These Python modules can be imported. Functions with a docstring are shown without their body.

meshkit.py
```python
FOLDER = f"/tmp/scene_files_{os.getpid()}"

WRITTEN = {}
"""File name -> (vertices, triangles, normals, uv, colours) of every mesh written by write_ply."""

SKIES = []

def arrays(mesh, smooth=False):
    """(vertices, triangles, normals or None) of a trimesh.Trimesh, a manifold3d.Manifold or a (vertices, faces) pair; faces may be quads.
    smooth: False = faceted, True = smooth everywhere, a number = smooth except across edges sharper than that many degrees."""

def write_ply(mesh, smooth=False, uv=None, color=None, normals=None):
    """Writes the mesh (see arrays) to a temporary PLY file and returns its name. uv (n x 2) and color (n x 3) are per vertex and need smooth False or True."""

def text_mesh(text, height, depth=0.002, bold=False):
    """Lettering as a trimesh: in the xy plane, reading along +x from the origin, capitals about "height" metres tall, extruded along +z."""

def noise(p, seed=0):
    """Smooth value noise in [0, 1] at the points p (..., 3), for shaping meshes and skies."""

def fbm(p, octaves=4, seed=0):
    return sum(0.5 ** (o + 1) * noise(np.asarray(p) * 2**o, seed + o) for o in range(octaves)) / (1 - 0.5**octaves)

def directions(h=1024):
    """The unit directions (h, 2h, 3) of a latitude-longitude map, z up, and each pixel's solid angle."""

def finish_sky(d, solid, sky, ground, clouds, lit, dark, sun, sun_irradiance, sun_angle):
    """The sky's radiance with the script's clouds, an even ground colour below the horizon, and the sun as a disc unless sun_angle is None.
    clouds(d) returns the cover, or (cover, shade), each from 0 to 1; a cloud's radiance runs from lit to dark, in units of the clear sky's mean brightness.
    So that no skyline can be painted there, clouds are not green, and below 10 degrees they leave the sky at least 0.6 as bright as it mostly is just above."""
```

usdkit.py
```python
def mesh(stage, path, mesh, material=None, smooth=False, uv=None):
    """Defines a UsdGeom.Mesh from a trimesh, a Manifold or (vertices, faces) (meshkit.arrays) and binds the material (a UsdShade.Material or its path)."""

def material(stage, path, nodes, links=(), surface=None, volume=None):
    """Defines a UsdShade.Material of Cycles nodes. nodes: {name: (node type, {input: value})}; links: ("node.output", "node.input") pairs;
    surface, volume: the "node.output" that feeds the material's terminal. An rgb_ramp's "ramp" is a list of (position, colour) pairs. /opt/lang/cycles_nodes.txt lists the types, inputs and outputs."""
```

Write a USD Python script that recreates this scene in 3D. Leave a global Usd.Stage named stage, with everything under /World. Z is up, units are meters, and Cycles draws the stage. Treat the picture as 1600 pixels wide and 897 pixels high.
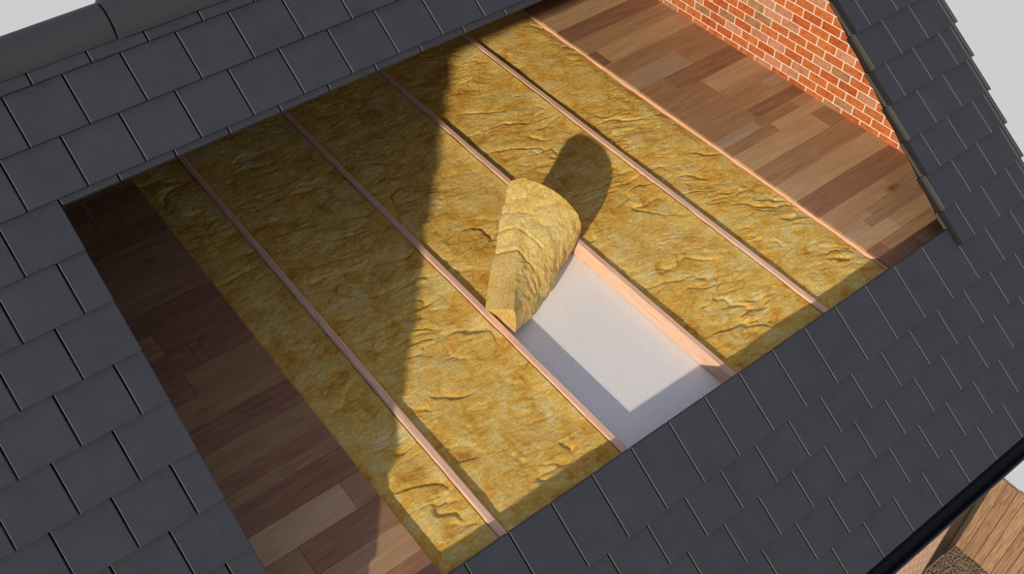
import math, random
import numpy as np
import trimesh
import usdkit, meshkit
from pxr import Usd, UsdGeom, UsdLux, UsdShade, Gf, Sdf, Vt

# ------------------------------------------------------------------ stage, camera, light
# All building dimensions below are in roof-tile widths; one tile width is 0.30 m.
S = 0.30
stage = Usd.Stage.CreateInMemory()
UsdGeom.SetStageUpAxis(stage, UsdGeom.Tokens.z)
UsdGeom.SetStageMetersPerUnit(stage, 1.0)
UsdGeom.Xform.Define(stage, '/World')
UsdGeom.Scope.Define(stage, '/World/Looks')

FOCAL_PX = 1610.146
CAM = np.array([-1.67705, -13.444545, 11.69532])
ROT = np.array([[0.7917723988, -0.6107995908, -0.0045087023],      # right
                [-0.4508026056, -0.5793575973, -0.6790594858],     # down
                [0.4121571051, 0.5396930927, -0.7340694016]])      # forward
cam = UsdGeom.Camera.Define(stage, '/World/camera')
cam.CreateHorizontalApertureAttr(36.0)
cam.CreateVerticalApertureAttr(36.0 * 897 / 1600)
cam.CreateFocalLengthAttr(36.0 * FOCAL_PX / 1600)
cam.CreateClippingRangeAttr(Gf.Vec2f(0.05, 500))
cam.CreateExposureAttr(0.0)
M = np.eye(4)
M[0, :3], M[1, :3], M[2, :3], M[3, :3] = ROT[0], -ROT[1], -ROT[2], CAM * S
cam.AddTransformOp().Set(Gf.Matrix4d(*M.ravel().tolist()))

SUN_DIR = np.array([1.991, 1.137, -1.0])
SUN_DIR = SUN_DIR / np.linalg.norm(SUN_DIR)
sun = UsdLux.DistantLight.Define(stage, '/World/sun')
sun.CreateIntensityAttr(0.98)
sun.CreateAngleAttr(1.3)
sun.CreateNormalizeAttr(True)
sun.CreateColorAttr(Gf.Vec3f(1.0, 0.86, 0.66))
zc = -SUN_DIR
xc = np.cross([0, 0, 1.0], zc); xc /= np.linalg.norm(xc)
yc = np.cross(zc, xc)
L = np.eye(4); L[0, :3], L[1, :3], L[2, :3] = xc, yc, zc
sun.AddTransformOp().Set(Gf.Matrix4d(*L.ravel().tolist()))

# studio sky: even light grey below the horizon (what the frame shows), pale blue overhead
sky = UsdLux.DomeLight.Define(stage, '/World/sky')
sky.CreateIntensityAttr(1.0)
sky_mat = usdkit.material(stage, '/World/Looks/sky', {
    'g': ('geometry', {}), 's': ('separate_xyz', {}),
    'm': ('map_range', {'from_min': -1.0, 'from_max': 1.0, 'to_min': 0.0, 'to_max': 1.0}),
    'r': ('rgb_ramp', {'ramp': [(0.0, (.617, .617, .617)), (0.5, (.617, .617, .617)), (0.54, (.35, .36, .41)), (0.75, (.40, .42, .52)), (1.0, (.47, .50, .63))]}),
    'b': ('background_shader', {'strength': 1.0})},
    [('g.position', 's.vector'), ('s.z', 'm.value'), ('m.result', 'r.fac'), ('r.color', 'b.color')], surface='b.background')
UsdShade.MaterialBindingAPI.Apply(sky.GetPrim()).Bind(sky_mat)

# ------------------------------------------------------------------ helpers
names = {}


def numbered(parent, name):
    k = names.get((parent, name), 0)
    names[(parent, name)] = k + 1
    return f'{parent}/{name}' + (f'_{k:03d}' if k else '')


def data(prim, label=None, category=None, group=None, kind=None):
    for k, v in (('label', label), ('category', category), ('group', group), ('kind', kind)):
        if v:
            prim.SetCustomDataByKey(k, v)
    return prim


def obj(name, mesh, mat, parent='/World', smooth=False, **kw):
    """One mesh prim; the mesh is in tile widths, world axes."""
    v, f = (mesh.vertices, mesh.faces) if hasattr(mesh, 'vertices') else mesh
    path = numbered(parent, name)
    m = usdkit.mesh(stage, path, (np.asarray(v) * S, np.asarray(f)), MAT[mat], smooth=smooth)
    data(m.GetPrim(), **kw)
    return path


def holder(name, **kw):
    path = numbered('/World', name)
    data(UsdGeom.Xform.Define(stage, path).GetPrim(), **kw)
    return path


def _template():
    pts, tags = [], []
    for c in np.ndindex(2, 2, 2):
        s = np.array(c) * 2 - 1
        for a in range(3):
            q = s * 1.0
            q = q - 0.2 * s
            q[a] = s[a]
            pts.append(q); tags.append((s, a))
    h = trimesh.convex.convex_hull(np.array(pts))
    idx = [int(np.argmin(np.linalg.norm(np.array(pts) - v, axis=1))) for v in h.vertices]
    sg = np.array([tags[i][0] for i in idx], float)
    ax = np.array([tags[i][1] for i in idx])
    return sg, ax, np.array(h.faces)


CB_S, CB_A, CB_F = _template()


def cbox(x0, x1, y0, y1, z0, z1, c=0.01):
    """A box with chamfered edges: (vertices, faces), 44 triangles."""
    ce = np.array([x0 + x1, y0 + y1, z0 + z1]) / 2
    hf = np.array([x1 - x0, y1 - y0, z1 - z0]) / 2
    v = CB_S * (hf - c)
    v[np.arange(len(v)), CB_A] = (CB_S * hf)[np.arange(len(v)), CB_A]
    return v + ce, CB_F


def join(parts):
    n, V, F = 0, [], []
    for v, f in parts:
        V.append(np.asarray(v)); F.append(np.asarray(f) + n); n += len(v)
    return np.vstack(V), np.vstack(F)


def grid_faces(n, m, flip=False):
    i = np.arange(n * m).reshape(n, m)
    a, b, c, d = i[:-1, :-1].ravel(), i[1:, :-1].ravel(), i[1:, 1:].ravel(), i[:-1, 1:].ravel()
    f = np.vstack([np.stack([a, b, c], 1), np.stack([a, c, d], 1)])
    return f[:, ::-1] if flip else f


def pixel(P):
    c = (np.atleast_2d(P) - CAM) @ ROT.T
    return np.stack([800 + FOCAL_PX * c[:, 0] / c[:, 2], 448.5 + FOCAL_PX * c[:, 1] / c[:, 2]], 1)


def in_view(P, margin=60):
    q = pixel(P)
    return bool(((q[:, 0] > -margin) & (q[:, 0] < 1600 + margin) & (q[:, 1] > -margin) & (q[:, 1] < 897 + margin)).any())


# ------------------------------------------------------------------ materials
MAT = {}


def mat(name, nodes, links, surface='p.BSDF'):
    MAT[name] = usdkit.material(stage, f'/World/Looks/{name}', nodes, links, surface=surface)


def speckled(name, ramp, scale, rough=0.6, bump=0.0, bump_scale=None, stretch=(1, 1, 1), detail=4, per_object=0.0, spec=0.5, distort=0.0, grain=0.0, edge=None, knots=False):
    """Noise-coloured material; stretch scales the world position, per_object moves and brightens it per mesh."""
    n = {'g': ('geometry', {}), 'm': ('mapping', {'scale': stretch}),
         'n': ('noise_texture', {'scale': scale, 'detail': detail, 'roughness': 0.6, 'distortion': distort}),
         'r': ('rgb_ramp', {'ramp': ramp}),
         'p': ('principled_bsdf', {'roughness': rough, 'specular_ior_level': spec})}
    l = [('g.position', 'm.vector'), ('n.fac', 'r.fac')]
    src = 'm.vector'
    if per_object:
        n.update({'o': ('object_info', {}), 'om': ('math', {'math_type': 'multiply', 'value2': 57.3}),
                  'oc': ('combine_xyz', {}), 'va': ('vector_math', {'math_type': 'add'})})
        l += [('o.random', 'om.value1'), ('om.value', 'oc.x'), ('om.value', 'oc.y'), ('om.value', 'oc.z'),
              ('m.vector', 'va.vector1'), ('oc.vector', 'va.vector2')]
        src = 'va.vector'
    l.append((src, 'n.vector'))
    col = 'r.color'
    if per_object:
        n.update({'vr': ('map_range', {'from_min': 0, 'from_max': 1, 'to_min': 1 - per_object, 'to_max': 1 + per_object}),
                  'hs': ('hsv', {'hue': 0.5, 'saturation': 1, 'fac': 1})})
        l += [('o.random', 'vr.value'), ('vr.result', 'hs.value'), (col, 'hs.color')]
        col = 'hs.color'
    if grain:
        n.update({'gn': ('noise_texture', {'scale': 330, 'detail': 1}),
                  'gr': ('map_range', {'from_min': 0.3, 'from_max': 0.7, 'to_min': 1 - grain, 'to_max': 1 + grain}),
                  'gh': ('hsv', {'hue': 0.5, 'saturation': 1, 'fac': 1})})
        l += [('g.position', 'gn.vector'), ('gn.fac', 'gr.value'), ('gr.result', 'gh.value'), (col, 'gh.color')]
        col = 'gh.color'
    if knots:                                   # a few dark knots
        n.update({'km': ('mapping', {'scale': (1.1, 2.4, 2.4)}), 'kv': ('voronoi_texture', {'scale': 1.0}),
                  'kr': ('map_range', {'from_min': 0.03, 'from_max': 0.11, 'to_min': 0.75, 'to_max': 0.0, 'clamp': True}),
                  'kx': ('mix', {'mix_type': 'mix', 'color2': (.07, .03, .018)})})
        l += [('g.position', 'km.vector'), ('km.vector', 'kv.vector'), ('kv.distance', 'kr.value'), ('kr.result', 'kx.fac'), (col, 'kx.color1')]
        col = 'kx.color'
    if edge:                                    # left-facing tile sides painted paler: their sunlit highlight put into the colour
        n.update({'sx': ('separate_xyz', {}), 'lt': ('math', {'math_type': 'less_than', 'value2': -0.5}), 'em': ('mix', {'mix_type': 'mix', 'color2': edge})})
        l += [('g.true_normal', 'sx.vector'), ('sx.x', 'lt.value1'), ('lt.value', 'em.fac'), (col, 'em.color1')]
        col = 'em.color'
    l.append((col, 'p.base_color'))
    if bump:
        n.update({'bn': ('noise_texture', {'scale': bump_scale or scale, 'detail': 3, 'roughness': 0.6}),
                  'b': ('bump', {'strength': 1.0, 'distance': bump})})
        l += [(src if stretch != (1, 1, 1) else 'g.position', 'bn.vector'), ('bn.fac', 'b.height'), ('b.normal', 'p.normal')]
    mat(name, n, l)


speckled('slate_tile', [(0.3, (.0305, .035, .0455)), (0.7, (.0375, .042, .053))], 6, rough=0.6, bump=0.0008, bump_scale=350, grain=0.22, per_object=0.03, spec=0.16, edge=(.078, .076, .07))
speckled('ridge_clay', [(0.3, (.027, .0285, .033)), (0.7, (.034, .0355, .040))], 4, rough=0.5, bump=0.0008, bump_scale=350, grain=0.2, spec=0.3)
speckled('black_felt', [(0, (.003, .003, .003)), (1, (.006, .006, .006))], 40, rough=0.8)
speckled('pale_rail', [(0, (.05, .046, .042)), (1, (.085, .078, .07))], 40, rough=0.6)  # paler grey-brown for the thin rail line beside the opening
speckled('dark_rail', [(0, (.034, .031, .028)), (1, (.050, .046, .041))], 40, rough=0.6)
speckled('gutter_black', [(0, (.003, .004, .006)), (1, (.004, .005, .008))], 20, rough=0.35, spec=0.16)
speckled('plasterboard', [(0.3, (.67, .67, .67)), (0.7, (.74, .74, .74))], 60, rough=0.9, bump=0.0006, bump_scale=700, grain=0.06, spec=0.2)
speckled('mortar', [(0.3, (.66, .60, .51)), (0.7, (.80, .75, .66))], 60, rough=0.95, bump=0.001, bump_scale=200, spec=0.2)
speckled('pine', [(0.25, (.54, .30, .20)), (0.5, (.70, .45, .32)), (0.75, (.80, .56, .43))], 9, rough=0.7, stretch=(8, 0.5, 8), bump=0.001, bump_scale=14, distort=0.8, spec=0.3, grain=0.1)
speckled('gravel', [(0.3, (.16, .125, .08)), (0.5, (.25, .20, .135)), (0.7, (.34, .285, .21))], 80, rough=0.95, bump=0.012, bump_scale=45, detail=6)
speckled('stone', [(0.3, (.17, .13, .085)), (0.7, (.34, .28, .20))], 30, rough=0.9, per_object=0.1)
speckled('window_frame', [(0, (.018, .019, .018)), (1, (.026, .027, .025))], 20, rough=0.45)
speckled('window_glass', [(0, (.022, .013, .008)), (1, (.030, .018, .011))], 8, rough=0.4, spec=0.12)
speckled('fence_wood', [(0.25, (.16, .085, .048)), (0.45, (.29, .17, .095)), (0.6, (.36, .225, .14)), (0.8, (.44, .30, .20))], 5.5, rough=0.75, stretch=(9, 9, 0.8), bump=0.004, per_object=0.14, distort=0.6, detail=6)

# floor boards: a few tones, each board with its own piece of grain
TONES = {'light': [(.2, (.34, .205, .105)), (.55, (.44, .285, .16)), (.8, (.50, .335, .20))],
         'tan': [(.2, (.28, .16, .082)), (.55, (.38, .23, .125)), (.8, (.44, .285, .165))],
         'mid': [(.2, (.22, .118, .062)), (.55, (.32, .185, .10)), (.8, (.39, .24, .14))],
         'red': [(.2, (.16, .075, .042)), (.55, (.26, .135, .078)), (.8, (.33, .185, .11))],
         'grey': [(.2, (.27, .175, .115)), (.55, (.36, .245, .165)), (.8, (.42, .30, .21))]}
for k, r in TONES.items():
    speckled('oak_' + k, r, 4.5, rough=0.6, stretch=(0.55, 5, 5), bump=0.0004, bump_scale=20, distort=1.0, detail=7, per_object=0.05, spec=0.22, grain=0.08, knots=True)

BRICKS = {'pale': [(.25, (.40, .21, .13)), (.5, (.50, .31, .21)), (.78, (.58, .41, .31))],
          'orange': [(.25, (.36, .085, .022)), (.5, (.52, .15, .043)), (.78, (.60, .22, .085))],
          'red': [(.25, (.30, .055, .016)), (.5, (.45, .105, .03)), (.78, (.52, .16, .06))],
          'pink': [(.25, (.42, .15, .075)), (.5, (.52, .235, .14)), (.78, (.58, .32, .22))],
          'brown': [(.25, (.27, .11, .05)), (.5, (.38, .19, .09)), (.78, (.44, .26, .14))]}
for k, r in BRICKS.items():
    speckled('brick_' + k, r, 22, rough=0.9, bump=0.0015, bump_scale=90, detail=6, per_object=0.08, spec=0.25, grain=0.15)

# mineral wool: golden, mottled with orange binder and pale fibres
def wool(name, ramp, stretch, turn):
    mat(name, {
        'g': ('geometry', {}),
        'n1': ('noise_texture', {'scale': 6.5, 'detail': 9, 'roughness': 0.72, 'distortion': 0.5}),
        'm2': ('mapping', {'scale': stretch, 'rotation': turn}),
        'n2': ('noise_texture', {'scale': 1.0, 'detail': 6, 'roughness': 0.72, 'distortion': 1.2}),
        'n3': ('noise_texture', {'scale': 75, 'detail': 5, 'roughness': 0.78}),
        'r1': ('rgb_ramp', {'ramp': ramp}),
        'r2': ('rgb_ramp', {'ramp': [(.3, (.84, .77, .64)), (.5, (1, 1, 1)), (.7, (1.05, 1.08, 1.15))]}),
        'mx': ('mix', {'mix_type': 'multiply', 'fac': 0.85}),
        'r3': ('map_range', {'from_min': 0.3, 'from_max': 0.7, 'to_min': 0.80, 'to_max': 1.24}),
        'hs': ('hsv', {'hue': 0.5, 'saturation': 1, 'fac': 1}),
        'ad': ('math', {'math_type': 'multiply_add', 'value2': 0.5}),
        'b': ('bump', {'strength': 1.0, 'distance': 0.024}),
        'p': ('principled_bsdf', {'roughness': 0.95, 'specular_ior_level': 0.05, 'sheen_weight': 0.12, 'sheen_roughness': 0.6})},
        [('g.position', 'n1.vector'), ('g.position', 'm2.vector'), ('m2.vector', 'n2.vector'), ('g.position', 'n3.vector'),
         ('n1.fac', 'r1.fac'), ('n2.fac', 'r2.fac'), ('r1.color', 'mx.color1'), ('r2.color', 'mx.color2'),
         ('n3.fac', 'r3.value'), ('r3.result', 'hs.value'), ('mx.color', 'hs.color'), ('hs.color', 'p.base_color'),
         ('n3.fac', 'ad.value1'), ('n2.fac', 'ad.value3'), ('ad.value', 'b.height'), ('b.normal', 'p.normal')])


wool('wool', [(.33, (.62, .265, .022)), (.42, (.82, .455, .060)), (.51, (.91, .60, .125)), (.63, (.92, .73, .28))], (20, 42, 30), (0, 0, 0.3))
wool('wool_pale', [(.32, (.66, .37, .07)), (.42, (.82, .54, .13)), (.52, (.88, .64, .20)), (.64, (.90, .74, .32))], (40, 40, 13), (0.5, 0.3, 0.6))

# ------------------------------------------------------------------ main levels
TH, G = 0.7037715330, 0.9184380603            # roof pitch, tile gauge
CT, ST = math.cos(TH), math.sin(TH)
T = 0.11                                      # tile thickness = rise per course
FLOOR, WOOL, BOARD = -5.75, -5.85, -6.20
U0, U1 = -9.0, 20.18                          # verges
YR, ZR = 3.8 * G * CT, 3.8 * G * ST           # ridge
XW = 19.10                                    # inner face of the gable wall
GROUND = -18.0
YF0, YF1 = -6.05, 10.9                        # loft floor, front to back


def roof(u, s, h):
    """Roof coordinates (along the ridge, courses down the slope, height above the slope) to world."""
    u, s, h = np.broadcast_arrays(np.asarray(u, float), np.asarray(s, float), np.asarray(h, float))
    return np.stack([u, -s * G * CT - h * ST, -s * G * ST + h * CT], -1)


def slab(u0, u1, s0, s1, h0, h1, c=0.01):
    v, f = cbox(u0, u1, s0 * G, s1 * G, h0, h1, c)
    f = f[:, ::-1]
    return roof(v[:, 0], v[:, 1] / G, v[:, 2]), f


def tile(u0, u1, s0, s1, k, c=0.015, gap=0.027):
    v, f = cbox(u0 + gap, u1, s0 * G, s1 * G, -T * 0.97, 0, c)
    s = v[:, 1] / G
    return roof(v[:, 0], s, v[:, 2] - (k - s) * T), f[:, ::-1]


# ------------------------------------------------------------------ roof
roof_p = holder('roof', label='dark slate-grey tiled pitched roof with a large rectangular opening cut in it', kind='structure')
pieces, hidden = [], []
for k in range(-3, 15):
    top = max(k - 1.5, -3.78)
    first = 0.0 if k % 2 == 0 else 0.5
    edges = [U0] + [e for e in np.arange(math.ceil(U0 - first) + first, 19.99, 1.0) if e > U0 + 0.05 and e < 19.9] + [19.95]
    spans = []
    for a, b in zip(edges[:-1], edges[1:]):
        if k <= -1 or k >= 10:
            spans.append((a, b, top, k))
        elif b <= 0 or a >= 17:
            spans.append((a, b, top, k))
        else:
            if a < 0 < b:
                spans.append((a, 0.0, top, k))
            if a < 17 < b:
                spans.append((17.0, b, top, k))
            if k == 0:
                spans.append((max(a, 0.0), min(b, 17.0), top, -0.885))
    spans += [(19.95, 20.08, top, k), (20.08, U1, top, k)]
    for a, b, s0, s1 in spans:
        P = roof([a, b, a, b], [max(k - 1, s0), max(k - 1, s0), s1, s1], 0)
        (pieces if in_view(P, 10) else hidden).append(tile(a, b, s0, s1, k, gap=0.0 if a == U0 else 0.027))
pieces, over = pieces[:296], pieces[296:]
for t in pieces:
    obj('tile', t, 'slate_tile', roof_p)
obj('tile_courses', join(hidden + over), 'slate_tile', roof_p, kind='stuff')
# trimmed edge at the right-hand side of the opening
for k in range(0, 10):
    lo = max(k - 1, -0.95) + 0.015

    def strip(u0, u1, d0, d1, hi):
        v, f = cbox(u0, u1, lo * G, hi * G, d0, d1, 0.006)
        s = v[:, 1] / G
        return roof(v[:, 0], s, v[:, 2] - (k - s) * T), f[:, ::-1]
    low = min(k, 8.52)
    if k % 2:
        obj('edge_trim', strip(16.985, 17.05, -0.105, 0.004, k), 'black_felt', roof_p, label='black trim on a cut half tile')
        obj('edge_rail', strip(16.975, 17.05, -0.165, -0.145, low), 'pale_rail', roof_p, label='thin paler rail under the black trim')
        obj('batten_end', strip(16.985, 17.05, -0.22, -0.166, low), 'dark_rail', roof_p)
    else:
        obj('edge_rail', strip(16.985, 17.024, -0.105, -0.02, low), 'dark_rail', roof_p, label='grey interlock rail on a tile edge')
        obj('batten_end', strip(16.965, 17.05, -0.215, -0.106, low), 'black_felt', roof_p)
# black felt and boards beneath the tiles, stopping at the opening
deck = [slab(U0 + .05, 0, -3.7, 13.9, -0.36, -0.285), slab(0, 17, -3.7, -0.9, -0.36, -0.285),
        slab(0, 17, 8.55, 13.9, -0.36, -0.285), slab(17.06, U1 - .1, -3.7, 13.9, -0.36, -0.285)]
obj('underlay', join(deck), 'black_felt', roof_p, label='black roofing felt below the tiles')
# the slope on the far side of the ridge
v, f = cbox(U0, U1, 0, 17.8 * G, -0.35, 0, 0.02)
back = np.stack([v[:, 0], YR + v[:, 1] * CT + v[:, 2] * ST, ZR - v[:, 1] * ST + v[:, 2] * CT], 1)
obj('back_slope', (back, f), 'slate_tile', roof_p)
# half-round ridge tiles
R, RH = 0.42, -0.32
for a, b, r in [(-9.0, -4.6, 0.0), (-4.6, -1.27, .0), (-1.27, 2.06, 0.0), (2.06, 5.39, 0.04), (5.39, 8.72, 0.0), (8.72, 12.05, .02), (12.05, 15.4, 0), (15.4, 18.7, .02), (18.7, 20.2, 0)]:
    ang = np.radians(np.linspace(-2, 182, 33))
    prof = []
    for rr in (R + r, R + r - 0.07):
        prof.append(np.stack([YR - rr * np.cos(ang), ZR + RH + rr * np.sin(ang)], 1))
    prof = np.vstack([prof[0], prof[1][::-1]])
    n = len(prof)
    xs = [a + 0.02, a + 0.045, b - 0.03, b - 0.01]
    sc = [0.99, 1.0, 1.0, 0.99]
    c0 = np.array([YR, ZR + RH])
    V = np.vstack([np.column_stack([np.full(n, x), c0 + (prof - c0) * q]) for x, q in zip(xs, sc)])
    F = []
    for i in range(3):
        for j in range(n):
            p0, p1 = i * n + j, i * n + (j + 1) % n
            F += [[p0, p1, p1 + n], [p0, p1 + n, p0 + n]]
    for base, fl in ((0, 1), (3 * n, 0)):
        for j in range(n // 2 - 1):
            q = [base + j, base + j + 1, base + n - 2 - j, base + n - 1 - j]
            tri = [[q[0], q[1], q[2]], [q[0], q[2], q[3]]]
            F += [t[::-1] for t in tri] if not fl else tri
    obj('ridge_tile', (V, np.array(F)[:, ::-1]), 'ridge_clay', roof_p, smooth=40)

# ------------------------------------------------------------------ gutter and fascia
gut = holder('gutter', label='black half-round gutter running along the bottom edge of the tiles', category='gutter')
GY, GZ, GR = -9.93, -8.42, 0.20
ang = np.radians(np.linspace(170, 370, 25))
outer = np.stack([GY + GR * np.cos(ang), GZ + GR * np.sin(ang)], 1)
inner = np.stack([GY + (GR - 0.025) * np.cos(ang), GZ + (GR - 0.025) * np.sin(ang)], 1)
prof = np.vstack([outer, inner[::-1]])
n = len(prof)
V = np.vstack([np.column_stack([np.full(n, x), prof]) for x in (U0, U1 + 0.05)])
F = []
for j in range(n):
    a, b = j, (j + 1) % n
    F += [[a, b, b + n], [a, b + n, a + n]]
obj('trough', (V, np.array(F)), 'gutter_black', gut, smooth=50)
rim_v, rim_f = cbox(U0, U1 + .05, GY - GR - 0.03, GY - GR + 0.012, GZ - 0.01, GZ + 0.035, 0.012)
obj('rim', (rim_v, rim_f), 'window_frame', gut)
fas = obj('trim_1', cbox(U0 + .1, U1 - .1, -9.72, -9.62, -8.95, -8.45, 0.012), 'window_frame', label='dark fascia board behind the gutter', kind='structure')
obj('trim_2', cbox(U0 + .1, U1 - .1, -9.64, -9.0, -8.95, -8.88, 0.01), 'window_frame', label='dark soffit board under the eaves', kind='structure')

# ------------------------------------------------------------------ brick gable wall on the right
random.seed(11)
wall = holder('wall_right', label='orange-red brick gable wall with pale mortar at the far right end of the loft', kind='structure')


def under_roof(y):
    return (y * ST / CT if y < YR else ZR - (y - YR) * ST / CT) - 0.62


core = [(-9.1, GROUND), (11.6, GROUND), (11.6, under_roof(11.6)), (YR, under_roof(YR)), (-9.1, under_roof(-9.1))]
V = np.array([(x, y, z) for x in (XW + 0.022, XW + 0.6) for y, z in core])
F = [[0, 2, 1], [0, 3, 2], [0, 4, 3], [5, 6, 7], [5, 7, 8], [5, 8, 9]]
for j in range(5):
    a, b = j, (j + 1) % 5
    F += [[a, b, b + 5], [a, b + 5, a + 5]]
obj('mortar', (V, np.array(F)), 'mortar', wall)
BL, BH, J = 0.6357, 0.268, 0.05
inview, rest = [], []
z0 = -5.588 - BH                         # underside of the first course, partly below the boards
for c in range(0, 44):
    za, zb = z0 + c * BH + J / 2, z0 + (c + 1) * BH - J / 2
    off = 5.333 + (0 if c % 2 == 0 else BL / 2)
    for i in range(-12, 24):
        ya, yb = off - (i + 1) * BL + J / 2, off - i * BL - J / 2
        if max(za, zb) > min(under_roof(ya), under_roof(yb)) or ya < -8.9 or yb > 11.5:
            continue
        b = cbox(XW - 0.004 - random.random() * 0.008, XW + 0.2, ya, yb, za, zb, 0.008)
        P = np.array([[XW, ya, za], [XW, yb, zb]])
        q = pixel(P)
        vis = in_view(P, 5) and (q[:, 0] < 1470).any()
        r = random.random()
        tone = 'orange' if r < 0.5 else 'red' if r < 0.76 else 'pink' if r < 0.91 else 'brown'
        (inview if vis else rest).append((b, tone))
inview, over = inview[:290], inview[290:]
for b, tone in inview:
    obj('brick', b, 'brick_' + tone, wall)
obj('brick_courses', join([b for b, t in rest + over]), 'brick_orange', wall, kind='stuff')

# ------------------------------------------------------------------ other walls
wl = obj('wall_left', trimesh.creation.extrude_triangulation(np.array([(-9.1, GROUND), (11.6, GROUND), (11.6, under_roof(11.6)), (YR, under_roof(YR)), (-9.1, under_roof(-9.1))]), np.array([[0, 1, 2], [0, 2, 3], [0, 3, 4]]), 0.5).apply_transform(np.array([[0, 0, 1, -8.7], [1, 0, 0, 0], [0, 1, 0, 0], [0, 0, 0, 1]])), 'brick_red', label='plain gable wall closing the left end of the loft', kind='structure')
obj('wall_back', cbox(-8.2, XW, 10.95, 11.3, GROUND, -5.5, 0.01), 'brick_red', label='plain wall under the far eaves', kind='structure')
wf = holder('wall_front', label='orange brick outer wall under the gutter', kind='structure')
WY, WX1 = -9.1, 17.55
obj('mortar', cbox(-8.2, WX1 - .01, WY + 0.002, WY + 0.5, GROUND, -8.9, 0.005), 'mortar', wf)
inview, rest = [], []
for c in range(0, 45):
    za, zb = GROUND + c * BH + J / 2, GROUND + (c + 1) * BH - J / 2
    if zb > -8.9:
        break
    for i in range(0, 42):
        xb = WX1 - i * BL + (BL / 2 if c % 2 else 0)
        xa, xb = xb - BL + J, min(xb, WX1)
        b = cbox(xa, xb, WY - 0.003 - random.random() * 0.004, WY + 0.15, za, zb, 0.004)
        r = random.random()
        P = np.array([[xa, WY, za], [xb, WY, zb]])
        if xa > 8:
            (inview if in_view(P, 20) else rest).append((b, 'orange' if r < .18 else 'pale'))
inview, over = inview[-120:], inview[:-120]
for b, tone in inview:
    obj('brick', b, 'brick_' + tone, wf)
obj('brick_courses', join([b for b, t in rest + over]), 'brick_pale', wf, kind='stuff')
win = holder('window_1', label='tall dark-framed window at the end of the brick wall under the gutter', kind='structure')
obj('pane', cbox(WX1 + .08, 18.75, WY + 0.02, WY + 0.06, GROUND, -8.95, 0.004), 'window_glass', win)
obj('window_frame', cbox(WX1 + .0, WX1 + .1, WY - 0.03, WY + 0.2, GROUND, -8.9, 0.01), 'window_frame', win)
obj('window_frame', cbox(18.72, XW + .6, WY - 0.03, WY + 0.2, GROUND, -8.9, 0.01), 'window_frame', win)

# ------------------------------------------------------------------ yard: gravel and fence
rng = np.random.default_rng(5)
gx, gy = np.linspace(2, 19.7, 140), np.linspace(-14.2, -8.9, 50)
X, Y = np.meshgrid(gx, gy, indexing='ij')
Z = GROUND - 0.05 + 0.06 * meshkit.noise(np.stack([X * 3, Y * 3, 0 * X], -1), 3)
V = np.stack([X, Y, Z], -1).reshape(-1, 3)
ground = obj('ground', (V, grid_faces(140, 50)), 'gravel', smooth=True, label='brown gravel bed at the foot of the brick wall', kind='structure')
ico = trimesh.creation.icosphere(0)
st = []
for i in range(4200):
    x, y = rng.uniform(15.5, 19.2), rng.uniform(-11.5, -9.2)
    r = rng.uniform(0.012, 0.028)
    st.append((ico.vertices * r * rng.uniform(0.6, 1.3, 3) + [x, y, GROUND + 0.005 + r * 0.3], ico.faces))
obj('gravel', join(st), 'stone', label='loose brown pebbles lying on the gravel bed', category='gravel', kind='stuff')
fence = holder('fence', label='brown vertical-board timber fence standing on the gravel by the house corner', category='fence')
y = -9.12
i = 0
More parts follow.
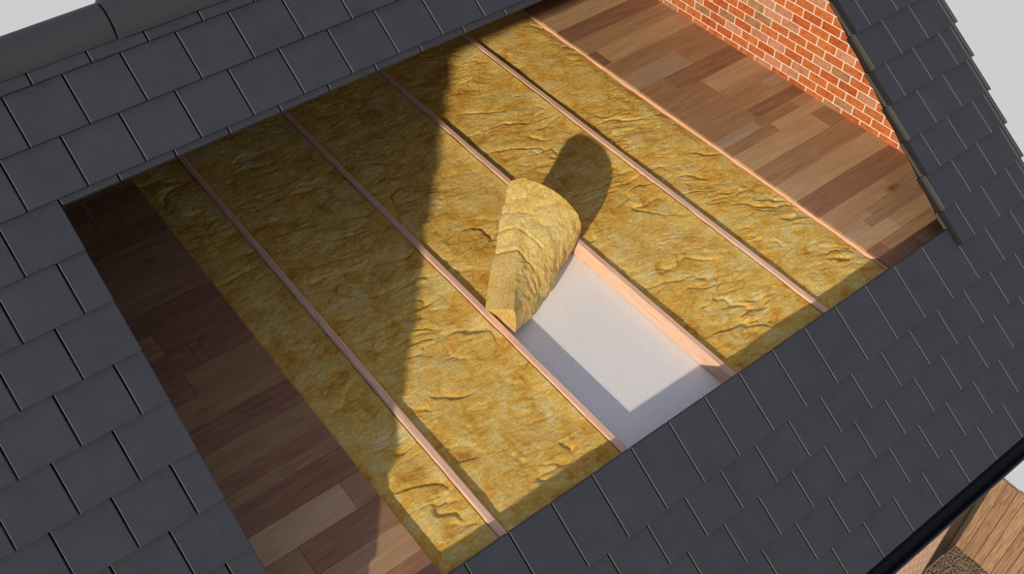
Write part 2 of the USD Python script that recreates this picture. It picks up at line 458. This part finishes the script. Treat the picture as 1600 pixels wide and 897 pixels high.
while y > -14.2:
    w = rng.uniform(0.24, 0.36)
    dx = rng.uniform(-0.015, 0.015)
    obj('board', cbox(19.3 + dx, 19.42 + dx, y - w + 0.012, y, GROUND - 0.02, -14.02 + rng.uniform(-.004, .004), 0.012), 'fence_wood', fence)
    y -= w
for z in (-17.2, -15.0):
    obj('rail', cbox(19.43, 19.55, -14.2, -9.15, z, z + 0.25, 0.01), 'fence_wood', fence)

# ------------------------------------------------------------------ loft floor boards
PW = 0.7275
Y0 = -3.405


def boards(name, xa, xb, label, ends, tones, splits):
    fl = holder(name, label=label, kind='structure')
    obj('subfloor', cbox(xa, xb, YF0, YF1, FLOOR - 0.20, FLOOR - 0.07, 0.005), 'pine', fl)
    for r in range(-4, 20):
        ya, yb = Y0 + r * PW, Y0 + (r + 1) * PW
        lanes = splits.get(r, [0, 1])
        for li, (a, b) in enumerate(zip(lanes[:-1], lanes[1:])):
            y0, y1 = max(ya + a * PW, YF0), min(ya + b * PW, YF1)
            if y1 - y0 < 0.05:
                continue
            xs = [xa] + [e for e in ends.get((r, li), ends.get(r, [])) if xa + .05 < e < xb - .05] + [xb]
            tn = tones.get((r, li), tones.get(r, ['mid']))
            for j, (p, q) in enumerate(zip(xs[:-1], xs[1:])):
                g = 0.003
                obj('plank', cbox(p + g, q - g, y0 + g, y1 - g, FLOOR - 0.068, FLOOR, 0.004), 'oak_' + tn[j % len(tn)], fl)
    return fl


R_ENDS = {-3: [16.0, 17.9], (-3, 0): [16.78], (-2, 0): [16.8], (-2, 1): [16.24], (-1, 0): [16.6], (-1, 1): [17.9], 3: [18.47], (4, 0): [17.3], (4, 1): [17.0, 18.5], 5: [17.2],
          (6, 0): [18.5], (6, 1): [17.2], 7: [17.2], 8: [16.4], (9, 0): [17.6], 10: [], 11: [15.8], 12: [], 13: [], 14: [17]}
R_TONES = {-4: ['red', 'mid'], -3: ['red', 'mid', 'tan'], (-2, 0): ['light', 'tan'], (-2, 1): ['grey', 'mid'], (-1, 0): ['tan', 'mid'], (-1, 1): ['tan', 'mid'], 0: ['red'], 1: ['light'], 2: ['mid'],
           3: ['light', 'mid'], (4, 0): ['mid', 'light'], (4, 1): ['grey', 'mid', 'tan'], (5, 0): ['mid', 'red'], (5, 1): ['mid', 'tan'], (6, 0): ['mid', 'grey'], (6, 1): ['mid', 'tan'], 7: ['mid', 'light'], 8: ['mid', 'red'],
           9: ['grey', 'mid'], 10: ['mid'], 11: ['red', 'light'], 12: ['tan'], 13: ['red'], 14: ['light'], 15: ['mid'], 16: ['red'], 17: ['tan'], 18: ['mid']}
R_SPL = {-3: [0, .55, 1], -2: [0, .62, 1], -1: [0, .33, 1], 4: [0, .5, 1], 5: [0, .6, 1], 6: [0, .55, 1]}
fr = boards('floor', 15.5, XW + 0.02, 'sunlit oak plank floor between the last joist and the brick gable wall', R_ENDS, R_TONES, R_SPL)
obj('trimmer', cbox(15.51, 15.7, YF0, YF1, BOARD + 0.01, FLOOR - 0.075, 0.01), 'pine', fr, label='pine trimmer under the edge of the boards')
rnd = random.Random(4)
L_ENDS, L_TONES = {}, {}
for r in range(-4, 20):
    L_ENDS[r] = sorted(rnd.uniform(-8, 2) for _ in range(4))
    L_TONES[r] = [rnd.choice(['mid', 'red', 'red', 'mid', 'red']) for _ in range(5)]  # darker tones picked where shade lies: part of the shade is plank colour
L_ENDS[0] = [-4.2, -0.6, 2.235]
L_TONES[0] = ['mid', 'tan', 'light', 'mid']
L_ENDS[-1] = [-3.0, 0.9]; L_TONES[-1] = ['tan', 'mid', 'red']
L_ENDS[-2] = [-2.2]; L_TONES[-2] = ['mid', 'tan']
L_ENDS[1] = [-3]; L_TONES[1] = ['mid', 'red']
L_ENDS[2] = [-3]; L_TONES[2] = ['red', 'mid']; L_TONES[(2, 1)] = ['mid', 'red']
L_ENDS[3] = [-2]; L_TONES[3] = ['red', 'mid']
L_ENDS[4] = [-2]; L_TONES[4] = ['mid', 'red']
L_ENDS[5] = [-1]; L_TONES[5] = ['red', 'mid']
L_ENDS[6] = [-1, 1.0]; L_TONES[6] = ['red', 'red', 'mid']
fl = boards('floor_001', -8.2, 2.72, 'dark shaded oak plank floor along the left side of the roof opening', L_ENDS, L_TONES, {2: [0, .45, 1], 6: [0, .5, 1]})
obj('trimmer', cbox(2.5, 2.71, YF0, YF1, BOARD + 0.01, FLOOR - 0.075, 0.01), 'pine', fl, label='pine trimmer under the edge of the boards')
obj('ceiling', cbox(-8.2, XW + .02, -6.5, YF1 + .05, BOARD - 0.06, BOARD, 0.005), 'plasterboard', label='pale grey plasterboard ceiling bared between two joists in front of the rolled wool', kind='structure')

# ------------------------------------------------------------------ joists
JOISTS = [(4.02, 4.19, 'narrow pine joist nearest the dark plank floor, mostly in shade'),
          (7.10, 7.27, 'pine joist along the left side of the bare plasterboard, its upper half in shade'),
          (10.22, 10.39, 'pine joist along the right side of the bare plasterboard, passing under the rolled wool'),
          (13.19, 13.36, 'sunlit pine joist nearest the oak floor, crossed by the shadow of the rolled wool')]
for a, b, lab in JOISTS:
    ys = np.linspace(YF0, YF1, 90)
    v, f = cbox(a, b, YF0, YF1, BOARD + 0.004, FLOOR, 0.03)
    obj('joist', (v, f), 'pine', label=lab, category='joist')

# ------------------------------------------------------------------ mineral wool
def wool_height(X, Y, x0, x1, seed, edge=0.10, lift=0.10, dip=0.02):
    P = np.stack([X, Y, np.full_like(X, seed * 7.7)], -1)
    warp = np.stack([meshkit.fbm(P * 0.9, 3, seed + 1), meshkit.fbm(P * 0.9 + 31, 3, seed + 2), 0 * X], -1) - 0.5
    W = P + 0.55 * warp * [1, 1, 0]
    big = meshkit.fbm(W * [0.55, 0.55, 1], 3, seed + 3) - 0.5

    def fold(a, fx, fy, sd, width):              # narrow clefts, longer along the ridge direction
        c, s_ = math.cos(a), math.sin(a)
        Q = np.stack([(c * W[..., 0] + s_ * W[..., 1]) * fx, (-s_ * W[..., 0] + c * W[..., 1]) * fy, W[..., 2]], -1)
        d = (meshkit.fbm(Q, 3, sd) - 0.5) / width
        return np.where(d > 0, np.exp(-d * 0.55), np.exp(d * 3.0))
    m1 = np.clip((meshkit.fbm(P * 0.8 + 9, 2, seed + 5) - 0.50) * 7, 0, 1)
    m2 = np.clip((meshkit.fbm(P * 1.1 + 3, 2, seed + 6) - 0.50) * 7, 0, 1)
    m3 = np.clip((meshkit.fbm(P * 0.9 + 17, 2, seed + 16) - 0.46) * 5, 0, 1)
    f1 = fold(-0.35, 0.45, 1.2, seed + 7, 0.016) * m1
    f2 = fold(-0.35, 0.8, 3.4, seed + 8, 0.030) * m2
    f3 = fold(-0.5, 1.9, 7.5, seed + 13, 0.06) * m3
    small = meshkit.fbm(W * [2.2, 3.4, 1], 4, seed + 9) - 0.5
    tiny = meshkit.fbm(W * [10, 17, 1], 3, seed + 10) - 0.5
    h = 0.18 * big - 0.085 * f1 - 0.055 * f2 - 0.028 * f3 + 0.062 * small + 0.036 * tiny + 0.015
    wob = 1 + 1.2 * (meshkit.noise(P * 1.3, seed + 11) - 0.3)
    near = np.clip(1 - (X - x0) / 0.45, 0, 1)
    left = np.clip(1 - (X - x0) / (edge * wob), 0, 1)
    right = np.clip(1 - (x1 - X) / 0.35, 0, 1)
    return h * (1 - 0.6 * right - 0.6 * near) - 0.05 * left ** 2 - dip * near + lift * right ** 1.5 * (0.5 + 1.1 * meshkit.fbm(np.stack([Y * 0.9, 0 * Y + seed, 0 * Y], -1), 3, seed + 21))


def batt_mesh(x0, x1, y0, y1, seed, step=0.027, y_front=None, lift=0.055, dip=0.03):
    nx, ny = int((x1 - x0) / step) + 2, int((y1 - y0) / step) + 2
    X, Y = np.meshgrid(np.linspace(x0, x1, nx), np.linspace(0, 1, ny), indexing='ij')
    Ys = (y_front(X) if y_front is not None else y0)
    Y = Ys + (y1 - Ys) * Y
    Z = WOOL + wool_height(X, Y, x0, x1, seed, lift=lift, dip=dip)
    V = np.stack([X, Y, Z], -1)
    # skirt down to the board
    low = BOARD + 0.003
    V = np.concatenate([V[:, :1] * [1, 1, 0] + [0, 0, low], V, V[:, -1:] * [1, 1, 0] + [0, 0, low]], 1)
    V = np.concatenate([V[:1] * [1, 1, 0] + [0, 0, low], V, V[-1:] * [1, 1, 0] + [0, 0, low]], 0)
    F = grid_faces(V.shape[0], V.shape[1])
    b = [V.shape[1] * i + j for i, j in ((0, 0), (V.shape[0] - 1, 0), (V.shape[0] - 1, V.shape[1] - 1), (0, V.shape[1] - 1))]
    F = np.vstack([F, [[b[0], b[2], b[1]], [b[0], b[3], b[2]]]])
    return V.reshape(-1, 3), F


g = 0.004
obj('insulation_batt', batt_mesh(2.72 + g, 4.02 - g, YF0, YF1, 1, dip=0.10), 'wool', smooth=True, label='narrow yellow mineral wool batt beside the dark plank floor', category='insulation')
obj('insulation_batt', batt_mesh(4.19 + g, 7.10 - g, YF0, YF1, 2), 'wool', smooth=True, label='wide yellow mineral wool batt with its upper half in shade, left of the bare plasterboard', category='insulation')
rolled = holder('insulation_batt', label='yellow mineral wool batt being unrolled, its loose end folded up above the bare plasterboard', category='insulation')
obj('sheet', batt_mesh(7.27 + g, 10.22 - g, -0.9, YF1, 3, y_front=lambda X: -1.0 + (X - 7.27) / 2.96 * 1.7), 'wool', rolled, smooth=True)
obj('insulation_batt', batt_mesh(10.39 + g, 13.19 - g, YF0, YF1, 4), 'wool', smooth=True, label='wide sunlit yellow mineral wool batt carrying the long shadow of the folded-up end', category='insulation')
obj('insulation_batt', batt_mesh(13.36 + g, 15.5 - g, YF0, YF1, 5, lift=-0.06), 'wool', smooth=True, label='yellow mineral wool batt beside the sunlit oak floor', category='insulation')

# the folded-up end: a tapering tent of wool, low at the left joist and tall over the right one
def fold_mesh():
    nt = 150
    t = np.linspace(0, 1, nt)[:, None]
    def line(*pts):
        pts = np.array(pts, float)
        q = np.linspace(0, 1, len(pts))
        return np.stack([np.interp(t[:, 0], q, pts[:, i]) for i in range(3)], 1)
    A = line((7.20, -0.80, -5.735), (7.62, -0.39, -5.35), (8.14, 0.07, -4.98), (8.67, 0.50, -4.50), (9.18, 0.87, -4.12))
    B = line((7.34, -1.70, -5.04), (7.93, -0.98, -4.97), (8.48, -0.39, -4.72), (9.00, 0.16, -4.40), (9.45, 0.66, -3.97))
    D = line((7.37, -1.72, -5.45), (8.12, -1.38, -5.50), (8.80, -1.02, -5.35), (9.48, -0.66, -4.95), (10.10, -0.46, -4.55))
    C = line((7.36, -1.70, -5.84), (8.12, -1.36, -6.14), (8.78, -1.06, -6.16), (9.46, -0.68, -6.16), (10.20, -0.38, -5.95))
    E = line((7.32, -0.95, -5.84), (7.85, -0.20, -5.86), (8.55, 0.35, -5.86), (9.25, 0.75, -5.86), (9.95, 1.00, -5.74))
    nA, nB, nC, nE = 60, 110, 30, 30
    rows = []
    for i in range(nt):
        a = np.linspace(0, 1, nA, endpoint=False)[:, None]
        s1 = A[i] + (B[i] - A[i]) * a
        w = np.linspace(0, 1, nB, endpoint=False)[:, None]
        K1 = 2 * D[i] - 0.5 * (B[i] + C[i])
        s2 = (1 - w) ** 2 * B[i] + 2 * w * (1 - w) * K1 + w ** 2 * C[i]
        z = np.linspace(0, 1, nC, endpoint=False)[:, None]
        s3 = C[i] + (E[i] - C[i]) * z
        z = np.linspace(0, 1, nE, endpoint=False)[:, None]
        s4 = E[i] + (A[i] - E[i]) * z
        rows.append(np.vstack([s1, s2, s3, s4]))
    V = np.array(rows)
    return V, nA, nB


V, nA, nB = fold_mesh()
nt, ns = V.shape[:2]
# round the section corners a little, keep the crease readable
for _ in range(3):
    V = 0.5 * V + 0.25 * (np.roll(V, 1, 1) + np.roll(V, -1, 1))
du = np.gradient(V, axis=0)
dv = np.roll(V, -1, 1) - np.roll(V, 1, 1)
N = np.cross(dv, du)  # outward
N /= np.maximum(np.linalg.norm(N, axis=-1, keepdims=True), 1e-9)
cen = V.mean(1, keepdims=True)
if ((V - cen) * N).sum(-1).mean() < 0:
    N = -N
P = V.copy()
tt = np.broadcast_to(np.linspace(0, 1, nt)[:, None], (nt, ns))
rough = np.ones((nt, ns))
rough[:, :nA] = np.interp(np.linspace(0, 1, nt), [0, 0.4, 0.5, 1], [0.12, 0.2, 0.7, 0.8])[:, None]
warp = (meshkit.fbm(P * 0.9, 3, 41) - 0.5)[..., None]
fld = np.clip(1 - np.abs(2 * meshkit.fbm((P + warp) * [1.3, 1.3, 0.55], 3, 42) - 1) * 2.6, 0, 1) ** 3
fine = meshkit.fbm((P + 0.4 * warp) * [5.5, 5.5, 2.6], 4, 43) - 0.5
disp = 0.14 * (meshkit.fbm(P * 0.8, 3, 44) - 0.5) - 0.06 * fld + 0.085 * fine + 0.03 * (meshkit.fbm(P * [14, 14, 7], 2, 45) - 0.5)
smooth_end = np.clip(tt * 4, 0.25, 1)
V = V + N * (disp * rough * smooth_end)[..., None]
cleft = sum(d * np.exp(-((tt - c - 0.02 * np.sin(9 * q)) / w) ** 2) for q in [np.linspace(0, 1, ns)[None]] for c, d, w in ((0.44, 0.055, 0.012), (0.60, 0.04, 0.010)))
V = V - N * (cleft * (np.arange(ns) < nA + 35))[..., None]
i = np.arange(nt * ns).reshape(nt, ns)
a_, b_, c_, d_ = i[:-1].ravel(), np.roll(i, -1, 1)[:-1].ravel(), np.roll(i, -1, 1)[1:].ravel(), i[1:].ravel()
F = np.vstack([np.stack([a_, b_, c_], 1), np.stack([a_, c_, d_], 1)])
Vf = V.reshape(-1, 3)
e0, e1 = V[0].mean(0), V[-1].mean(0)
k0, k1 = len(Vf), len(Vf) + 1
# rounded far end, flat near end
ring = V[-1]
extra, prev = [], i[-1]
for q, push in ((0.75, 0.10), (0.4, 0.16)):
    rr = e1 + (ring - e1) * q + np.array([0.12, 0.05, 0.0]) * push / 0.16
    start = k0 + len(extra) * ns
    extra.append(rr)
    cur = np.arange(start, start + ns)
    F = np.vstack([F, np.stack([prev, np.roll(prev, -1), np.roll(cur, -1)], 1), np.stack([prev, np.roll(cur, -1), cur], 1)])
    prev = cur
Vf = np.vstack([Vf] + extra + [[e1 + np.array([0.13, 0.055, 0])], [e0]])
ia, ib = len(Vf) - 2, len(Vf) - 1
F = np.vstack([F, np.stack([prev, np.roll(prev, -1), np.full(ns, ia)], 1), np.stack([np.roll(i[0], -1), i[0], np.full(ns, ib)], 1)])
on_joist = (Vf[:, 0] > 10.21) | (Vf[:, 0] < 7.29)          # it rests on the joists
Vf[on_joist, 2] = np.maximum(Vf[on_joist, 2], FLOOR + 0.008)
tm = trimesh.Trimesh(Vf, F, process=False)
if tm.volume < 0:
    F = F[:, ::-1]
obj('folded_end', (Vf, F), 'wool_pale', rolled, smooth=55, label='folded-up loose end with a smooth cut edge')
